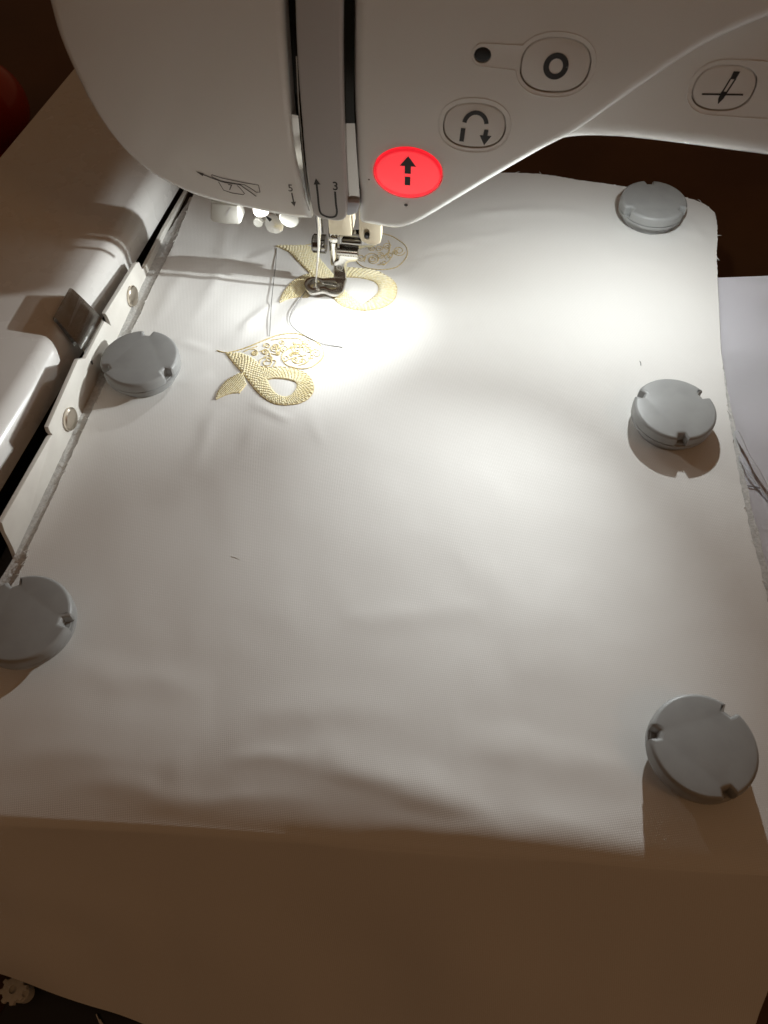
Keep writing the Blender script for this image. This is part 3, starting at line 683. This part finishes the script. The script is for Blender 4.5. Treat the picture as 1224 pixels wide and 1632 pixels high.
# fold and hanging front
for k in range(1, 61):
    row = []
    for i in range(NU + 1):
        u = i / NU; base = grid[NV][i].co; tg = (Bt[min(i + 1, NU)] - Bt[max(i - 1, 0)]).normalized(); out = Vector((tg.y, -tg.x, 0))
        if out.y > 0: out = -out
        Rf = 0.7 - .5 * u; amax = math.radians(62 - 8 * u); t0_ = 4.2 * (1 - u) ** 1.3 + 0.25; a0 = math.atan(.8 * .84 / t0_ * min(1.0, t0_ / 2.2))
        if k <= 12:
            a = a0 + (amax - a0) * k / 12; off_h, off_z, arc = Rf * (math.sin(a) - math.sin(a0)), -Rf * (math.cos(a0) - math.cos(a)), Rf * (a - a0)
        else:
            x_px = (Bt[i].x)
            Lh = 7.5 + 0.42 * (Bt[i].x + 11.0)
            s_ = (k - 12) / 48 * Lh
            off_h = Rf * (math.sin(amax) - math.sin(a0)) + s_ * math.cos(amax); off_z = -Rf * (math.cos(a0) - math.cos(amax)) - s_ * math.sin(amax); arc = Rf * amax + s_
        p = Bt[i] + out * off_h; p = Vector((p.x, p.y, base.z + off_z))
        wv_ = min(1, max(0, (k - 8) / 20)); n_ = out * math.sin(amax) + Vector((0, 0, math.cos(amax)))
        p += n_ * wv_ * (0.5 * noise.noise(Vector((p.x * .16, k * .03, 4.4))) + .12 * noise.noise(Vector((p.x * .5, k * .05, 1.2))))
        if p.z < -8.9: p.z = -8.9
        row.append(bm.verts.new(p)); uvs[row[-1]] = ((Bt[i].x) * S, (Bt[i].y - arc) * S)
    grid.append(row)
for a_, b_ in zip(grid, grid[1:]):
    for k in range(NU): bm.faces.new((a_[k], b_[k], b_[k + 1], a_[k + 1]))
ul = bm.loops.layers.uv.new('UVMap')
for f in bm.faces:
    for lp in f.loops: lp[ul].uv = uvs[lp.vert]
bm.normal_update()
if sum(f.normal.z for f in bm.faces) < 0:
    for f in bm.faces: f.normal_flip()
from mathutils.bvhtree import BVHTree
bvh = BVHTree.FromBMesh(bm)
def onc(px, py, lift=0.0):                    # point of the cloth surface under a ground position
    p = ground(px, py); h_ = bvh.ray_cast(Vector((p.x, p.y, 3)), Vector((0, 0, -1)))
    return Vector((p.x, p.y, (h_[0].z if h_[0] else 0.0) + lift))
def drop(p, lift=0.0):
    h_ = bvh.ray_cast(Vector((p.x, p.y, 3)), Vector((0, 0, -1))); return Vector((p.x, p.y, (h_[0].z if h_[0] else 0.0) + lift))
FO = Vector((0, 20, 0))
def fmake(name, bm, mt, parent=fab, **k):
    bmesh.ops.translate(bm, verts=bm.verts, vec=-FO); return make(name, bm, mt, parent, **k)
fmake('cloth_panel', bm, 'cloth', smooth='all', recalc=False)
# frayed yarn ends along the cut edges
bm = bmesh.new()
for edge, cnt in ((Lf, 46), (Rt, 14), (T, 16)):
    for _ in range(cnt):
        i = random.randrange(4, len(edge) - 60 if edge is Lf else len(edge) - 4); p = edge[i]; tg = (edge[i + 1] - edge[i - 1]).normalized()
        n_ = Vector((tg.y, -tg.x, 0)) * (1 if edge is Lf else -1)
        if (p + n_ - Vector((0, 20, 0))).length < (p - n_ - Vector((0, 20, 0))).length: n_ = -n_
        a = drop(p - n_ * .06, .02); ln = random.uniform(.05, .28) if random.random() < .85 else random.uniform(.3, .5); sk_ = random.uniform(-1.6, 1.6)
        dr_ = (n_ * .7 + tg * sk_).normalized()
        tube(bm, [a, a + dr_ * ln * .5 + Vector((0, 0, .02)), a + dr_ * ln + tg * random.uniform(-.05, .05) + Vector((0, 0, random.uniform(-.04, .05)))], [.016, .013, .006], 5)
fr = fmake('frayed_yarn', bm, M['cloth']); fr['kind'] = 'stuff'

# ---------------------------------------------------------------- embroidery
def P2(poly_, zoom): sc, ox, oy = zoom; return [onc(ox + x / sc, oy + y / sc) for x, y in poly_]
def band(name, ea, eb, zoom, parent, pitch=.085, cols=.15, tall=.055, style='brick', mt='gold'):
    A = spline(P2(ea, zoom), 60); B = spline(P2(eb, zoom), 60); bm = bmesh.new()
    # padded body
    rows = []
    for a, b in zip(A, B):
        r = []
        for k in range(7):
            t = k / 6; p = a.lerp(b, t); r.append(bm.verts.new(drop(p, 0.006 + tall * .6 * math.sin(math.pi * t) ** .5)))
        rows.append(r)
    for r0, r1 in zip(rows, rows[1:]):
        for k in range(6): bm.faces.new((r0[k], r0[k + 1], r1[k + 1], r1[k]))
    # stitches
    ln = sum((A[i + 1].lerp(B[i + 1], .5) - A[i].lerp(B[i], .5)).length for i in range(59)); n = max(6, int(ln / pitch))
    def at(s, t):
        f = s * 59; i = min(58, int(f)); f -= i; a = A[i].lerp(A[i + 1], f); b = B[i].lerp(B[i + 1], f); return a.lerp(b, t), (b - a).length
    for j in range(n):
        s = (j + .5) / n; _, wd = at(s, .5); m = max(1, round(wd / cols))
        for c in range(m):
            if style == 'brick': t0, t1 = (c + (.5 if j % 2 else 0)) / m, (c + .96 + (.5 if j % 2 else 0)) / m
            else: t0, t1 = c / m, (c + .97) / m
            if t0 > .97: continue
            t1 = min(t1, 1.0); pts = []
            jit = random.uniform(-.12, .12) / n
            for k in range(5):
                t = t0 + (t1 - t0) * k / 4; p, _ = at(min(1, max(0, s + jit * (k - 2) * .5)), t)
                pts.append(drop(p, .012 + tall * .6 * math.sin(math.pi * min(.98, max(.02, t))) ** .5 + .022 * math.sin(math.pi * k / 4)))
            r = pitch * random.uniform(.40, .5); tube(bm, pts, [r * .55, r, r, r, r * .55], 6, cap=False)
    return fmake(name, bm, mt, parent)
def cord(name, lines, zoom, parent, rad=.022, mt='goldline'):
    bm = bmesh.new()
    for ln in lines:
        p0 = P2(ln, zoom); L0 = sum((p0[i + 1] - p0[i]).length for i in range(len(p0) - 1)); n = max(8, int(L0 / .04)); pts = spline(p0, n)
        pts = [drop(p, rad * .7) for p in pts]
        tube(bm, pts, [rad * (1.0 if (k // 2) % 2 else .72) for k in range(n)], 6)
    return fmake(name, bm, mt, parent)
def curl(cx, cy, r, a0, turns, sgn=1, asp=.8, n=16, shrink=.75):
    return [(cx + r * (1 - shrink * k / n) * math.cos(a0 + sgn * turns * 2 * math.pi * k / n), cy + r * asp * (1 - shrink * k / n) * math.sin(a0 + sgn * turns * 2 * math.pi * k / n)) for k in range(n + 1)]
def scrolls(poly_, n, r0, r1, seed):
    rnd = random.Random(seed); xs = [p[0] for p in poly_]; ys = [p[1] for p in poly_]; got = []
    def inside(x, y):
        c = False
        for (x0, y0), (x1, y1) in zip(poly_, poly_[1:] + poly_[:1]):
            if (y0 > y) != (y1 > y) and x < (x1 - x0) * (y - y0) / (y1 - y0) + x0: c = not c
        return c
    for _ in range(4000):
        x, y, r = rnd.uniform(min(xs), max(xs)), rnd.uniform(min(ys), max(ys)), rnd.uniform(r0, r1)
        if len(got) >= n: break
        if all(inside(x + r * 1.1 * math.cos(a), y + r * 1.1 * math.sin(a)) for a in (0, 1.05, 2.1, 3.14, 4.2, 5.2)) and all(math.hypot(x - g[0], y - g[1]) > (r + g[2]) * .8 for g in got): got.append((x, y, r))
    return [curl(x, y, r, rnd.uniform(0, 6.28), rnd.uniform(1.1, 1.8), rnd.choice((-1, 1))) for x, y, r in got]
Z1 = (5.564, 335, 520); Z2 = (5.1, 430, 370)
# finished motif
m2 = empty('embroidered_motif', (0, 0, 0)); m2.parent = fab
m2['label'] = 'finished gold scroll motif beyond the needle, in full view'
leaf = [(60, 220), (150, 240), (270, 215), (380, 180), (500, 125), (600, 85), (720, 68), (790, 75), (880, 110), (960, 160), (1000, 205), (1002, 270), (955, 328), (880, 375), (800, 382), (700, 360), (650, 322), (635, 280), (660, 230), (720, 195)]
cord('leaf_outline', [leaf], Z1, m2, .026)
cord('scroll_lines', [[(540, 130), (640, 115), (780, 115), (840, 170), (890, 230), (880, 300), (850, 335), (780, 352)], [(300, 235), (380, 205), (420, 190)], curl(390, 250, 42, -2.2, 1.1), curl(575, 212, 58, 2.2, 1.5, -1), curl(500, 330, 66, 2.8, 1.3), curl(770, 208, 62, .3, 1.6, -1),
                      curl(765, 300, 75, -2.6, 1.2), curl(940, 248, 52, 2.6, 1.4), curl(860, 150, 40, 2.4, 1.3), [(440, 235), (500, 215), (530, 250), (545, 300), (585, 320), (560, 365)], [(700, 300), (760, 280), (850, 265)]] + scrolls([(330, 220), (420, 180), (520, 130), (640, 95), (760, 90), (880, 130), (975, 200), (980, 280), (900, 350), (780, 360), (620, 350), (480, 360), (400, 290)], 17, 24, 46, 3), Z1, m2, .022, 'goldline')
A1 = [(140, 245), (215, 340), (300, 440), (370, 530), (450, 620), (560, 690), (680, 708)]; B1 = [(270, 250), (400, 310), (460, 390), (500, 470), (530, 540), (590, 610), (660, 636)]
A2 = [(640, 706), (760, 696), (850, 660), (905, 600), (918, 540), (895, 470), (830, 412), (740, 385), (640, 368), (520, 372), (440, 360)]; B2 = [(640, 638), (710, 622), (752, 580), (772, 535), (760, 505), (730, 488), (680, 478), (620, 470), (560, 470), (510, 480), (490, 478)]
A3 = [(52, 652), (75, 580), (150, 490), (240, 440), (292, 425)]; B3 = [(56, 655), (130, 622), (200, 602), (262, 590), (322, 520)]
band('looped_band', A2, B2, Z1, m2, .075, .16, .03); band('tail', A3, B3, Z1, m2, .06, .10, .02); band('woven_band', A1, B1, Z1, m2, .085, .13, .035)
cord('band_outline', [A1, B1, A2, B2, A3, B3, [(262, 605), (272, 560), (322, 520)]], Z1, m2, .022, 'goldline')
# motif under the foot
m1 = empty('embroidered_motif', (0, 0, 0)); m1.parent = fab
m1['label'] = 'gold scroll motif being stitched under the presser foot'
leaf1 = [(60, 120), (200, 128), (400, 90), (600, 30), (800, 5), (960, 28), (1060, 80), (1110, 130), (1117, 190), (1080, 250), (1020, 295), (920, 310), (820, 300), (750, 280), (700, 230), (720, 170)]
cord('leaf_outline', [leaf1], Z2, m1, .024)
cord('scroll_lines', [curl(1050, 158, 52, .2, 1.7), curl(835, 225, 70, 2.8, 1.4), curl(930, 150, 60, 2.0, .8, -1), [(870, 270), (940, 262), (980, 220), (960, 180), (980, 120), (960, 70)], curl(690, 150, 60, 1, 1.4), curl(560, 140, 50, 1, 1.4)] + scrolls([(420, 110), (600, 50), (800, 25), (950, 45), (1060, 100), (1095, 180), (1040, 270), (900, 295), (760, 270), (600, 250), (480, 200)], 16, 26, 44, 5), Z2, m1, .019)
A1 = [(50, 118), (150, 162), (220, 230), (300, 312), (360, 375), (450, 465), (560, 582), (660, 628), (780, 642)]; B1 = [(200, 124), (330, 130), (420, 240), (500, 330), (560, 400), (610, 480), (680, 540), (740, 582), (820, 596)]
A2 = [(760, 642), (900, 622), (1000, 565), (1032, 485), (1012, 412), (930, 350), (850, 315), (750, 300), (640, 294), (540, 300)]; B2 = [(760, 590), (820, 552), (876, 500), (886, 450), (862, 415), (820, 394), (740, 376), (640, 370), (580, 370), (530, 374)]
A3 = [(80, 577), (108, 500), (180, 412), (260, 362), (330, 340)]; B3 = [(84, 580), (150, 547), (230, 532), (318, 528), (352, 440)]
band('looped_band', A2, B2, Z2, m1, .17, .6, .045, 'satin'); band('tail', A3, B3, Z2, m1, .07, .13, .04); band('woven_band', A1, B1, Z2, m1, .085, .14, .06)
cord('band_outline', [A1, B1, A2, B2, A3, B3], Z2, m1, .022, 'goldline')

# ================================================================ THREADS AND LINT
def thread(name, pts, rad, mt, label, cat='thread', n=40):
    bm = bmesh.new(); tube(bm, spline(pts, n), rad, 6); o = make(name, bm, mt, origin=pts[0]); tag(o, label, cat); return o
thread('jump_thread', [onc(441, 397, .03), onc(440, 419, .05), onc(436, 452, .06), onc(433, 488, .05), onc(431, 520, .06), onc(430, 537, .04)], .016, 'thread', 'thin grey thread running from one gold motif to the other')
thread('thread_tail', [mach(0.0, 0, .06), onc(489, 465, .06), onc(477, 482, .08), onc(467, 497, .08), onc(462, 508, .05), onc(464, 519, .04), onc(476, 530, .04), onc(496, 542, .05), onc(514, 549, .04), onc(546, 555, .03)], .018, 'thread', 'loose curved grey thread tail trailing from the needle')
def strand(name, px, wd, z, label):
    P = spline([ground(x, y, z) for x, y in px], 30); bm = bmesh.new(); r0 = []
    for i, p in enumerate(P):
        t = (P[min(i + 1, 29)] - P[max(i - 1, 0)]).normalized(); n_ = Vector((-t.y, t.x, 0)); h_ = wd / 2 * (0.8 + .2 * math.sin(i * .5))
        q = p + Vector((0, 0, .12 * math.sin(math.pi * i / 29)))
        r0.append([bm.verts.new(q + n_ * h_), bm.verts.new(q + n_ * h_ * .3 + Vector((0, 0, .05))), bm.verts.new(q - n_ * h_ + Vector((0, 0, .02))), bm.verts.new(q - Vector((0, 0, .02)))])
    for a, b in zip(r0, r0[1:]):
        for k in range(4): bm.faces.new((a[k], a[(k + 1) % 4], b[(k + 1) % 4], b[k]))
    bm.faces.new(r0[0]); bm.faces.new(r0[-1])
    o = make(name, bm, 'strand', origin=P[0]); tag(o, label, 'thread'); return o
strand('ribbon_strand', [(1174, 688), (1183, 712), (1200, 746), (1222, 782), (1245, 815)], .26, -.05, 'wide pale loose strand curling over the white paper')
strand('ribbon_strand', [(1178, 728), (1187, 752), (1206, 775), (1226, 797)], .09, -.08, 'narrow pale strand under the wide one on the paper')
thread('yarn_end', [ground(1187, 774, -.12), ground(1198, 775, -.1), ground(1211, 778, -.1)], .025, 'thread', 'short straight grey yarn end on the paper')
lints = [((1019, 576), (1021, 584), .02, 'thread', 'dark tiny lint hair above the grey magnet on the right of the cloth'),
         ((368, 888), (382, 893), .012, 'whitethread', 'white lint fibre lying on the open middle of the cloth')]
for a, b, r, mt, lb_ in lints:
    pa, pb = onc(*a, .002), onc(*b, .002); mid = pa.lerp(pb, .5) + Vector((.02, .015, .0)); bm = bmesh.new(); tube(bm, spline([pa, mid, pb], 9), [r * .4, r * .8, r, r, r, r, r, r * .8, r * .4], 6)
    tag(make('lint_fibre', bm, mt, origin=pa), lb_, 'lint')

# ================================================================ MAGNETS
def notched(R, rot, depth, halfw, n=150):
    out = []
    for k in range(n):
        a = 2 * math.pi * k / n; dd = min(abs((a - rot - 2 * math.pi * j / 3 + math.pi) % (2 * math.pi) - math.pi) for j in range(3)); lat = R * math.sin(min(dd, 1.5))
        r = R
        if dd < 1 and lat < halfw: r = R - depth
        elif dd < 1 and lat < halfw * 1.22: r = R - depth * .12
        out.append((r * math.cos(a), r * math.sin(a)))
    return out
def magnet(px, py, rot, label):
    c = ground(px, py, 1.03); c.z = 0
    zb = max(drop(c + Vector((1.2 * math.cos(a), 1.2 * math.sin(a), 0))).z for a in [k * .52 for k in range(12)]) if True else 0
    c.z = zb - .015
    e = empty('round_magnet', c); tag(e, label, 'magnet', 'grey notched magnets pinning the cloth')
    r = math.radians(rot)
    bm = shell(notched(1.53, r, .27, .17), .62, 1.03, .13, UPM, seg=5); make('lid', bm, 'magnet', e)
    bm = bmesh.new(); lathe(bm, [(0, .40), (1.46, .40), (1.51, .43), (1.51, .55), (1.47, .58), (1.42, .59), (1.42, .64), (0, .64)], (0, 0, 0), 72); make('collar', bm, 'magnet', e)
    bm = bmesh.new(); lathe(bm, [(0, 0), (1.22, 0), (1.26, .04), (1.26, .41), (0, .41)], (0, 0, 0), 64); make('base', bm, 'magnet', e)
    return e
magnet(1043, 318, 88, 'grey notched magnet at the far cut corner of the cloth beside the dark table')
magnet(1077, 650, 28, 'grey notched magnet beside the loose strands and white paper')
magnet(1123, 1187, 45, 'grey notched magnet casting a long shadow onto the front fold')
magnet(222, 569, 86, 'grey notched magnet next to the shiny metal spring clip')
magnet(35, 984, -4, 'grey notched magnet at the near end of the grey stabilizer strip')

# ================================================================ SMALL THINGS AROUND
# below the hanging front edge: floor mat, toothed spool, black pouch with a metal pull
def low(px, py, z): return ground(px, py, z)
sp = low(20, 1577, -7.6); spool = empty('toothed_spool', (sp.x, sp.y, -9)); tag(spool, 'small white toothed spool lying under the hanging cloth edge', 'spool')
gear = []
for k in range(64):
    a = 2 * math.pi * k / 64; gear.append(((.46 if (k % 8) < 4 else .36) * math.cos(a), (.46 if (k % 8) < 4 else .36) * math.sin(a)))
make('toothed_flange', shell(gear, 1.2, 1.4, .03, UPM, holes=[selli(0, 0, .13, .13, n=20)], hole_depth=.12, seg=2), 'whiteplastic', spool)
bm = bmesh.new(); lathe(bm, [(0, .0), (.52, 0), (.55, .05), (.55, .22), (.3, .26), (.28, 1.2), (0, 1.2)], (.22, -.1, 0), 36); make('spool_body', bm, 'whiteplastic', spool)
pq = low(150, 1612, -8.3); bm = bmesh.new(); box(bm, -3.0, 3.4, -1.6, 1.2, 0.0, .7); bevel(bm, .2, 3)
pouch = empty('black_pouch', (pq.x, pq.y, -8.98), math.radians(-22)); tag(pouch, 'black flat pouch with small metal pull below the cloth', 'pouch'); make('pouch_body', bm, 'black', pouch)
bm = bmesh.new(); tube(bm, [(.15, -.02, .74), (.4, -.16, .78), (.62, -.25, .76)], [.05, .06, .04], 8); make('zip_pull', bm, 'chrome', pouch)
c = ground(-34, 170, -6.0); bm = bmesh.new(); R = 3.3
lathe(bm, [(0, -9), (1.9, -9), (2.6, -8.6)] + [(R * math.cos(a), -6 + R * .92 * math.sin(a)) for a in [-.9 + 2.3 * k / 20 for k in range(21)]] + [(.5, -2.75), (0, -2.7)], (c.x, c.y, 0), 48)
tag(make('red_pot', bm, 'redpot', origin=(c.x, c.y, -9)), 'dark red glossy round pot on the table behind the white unit', 'pot')
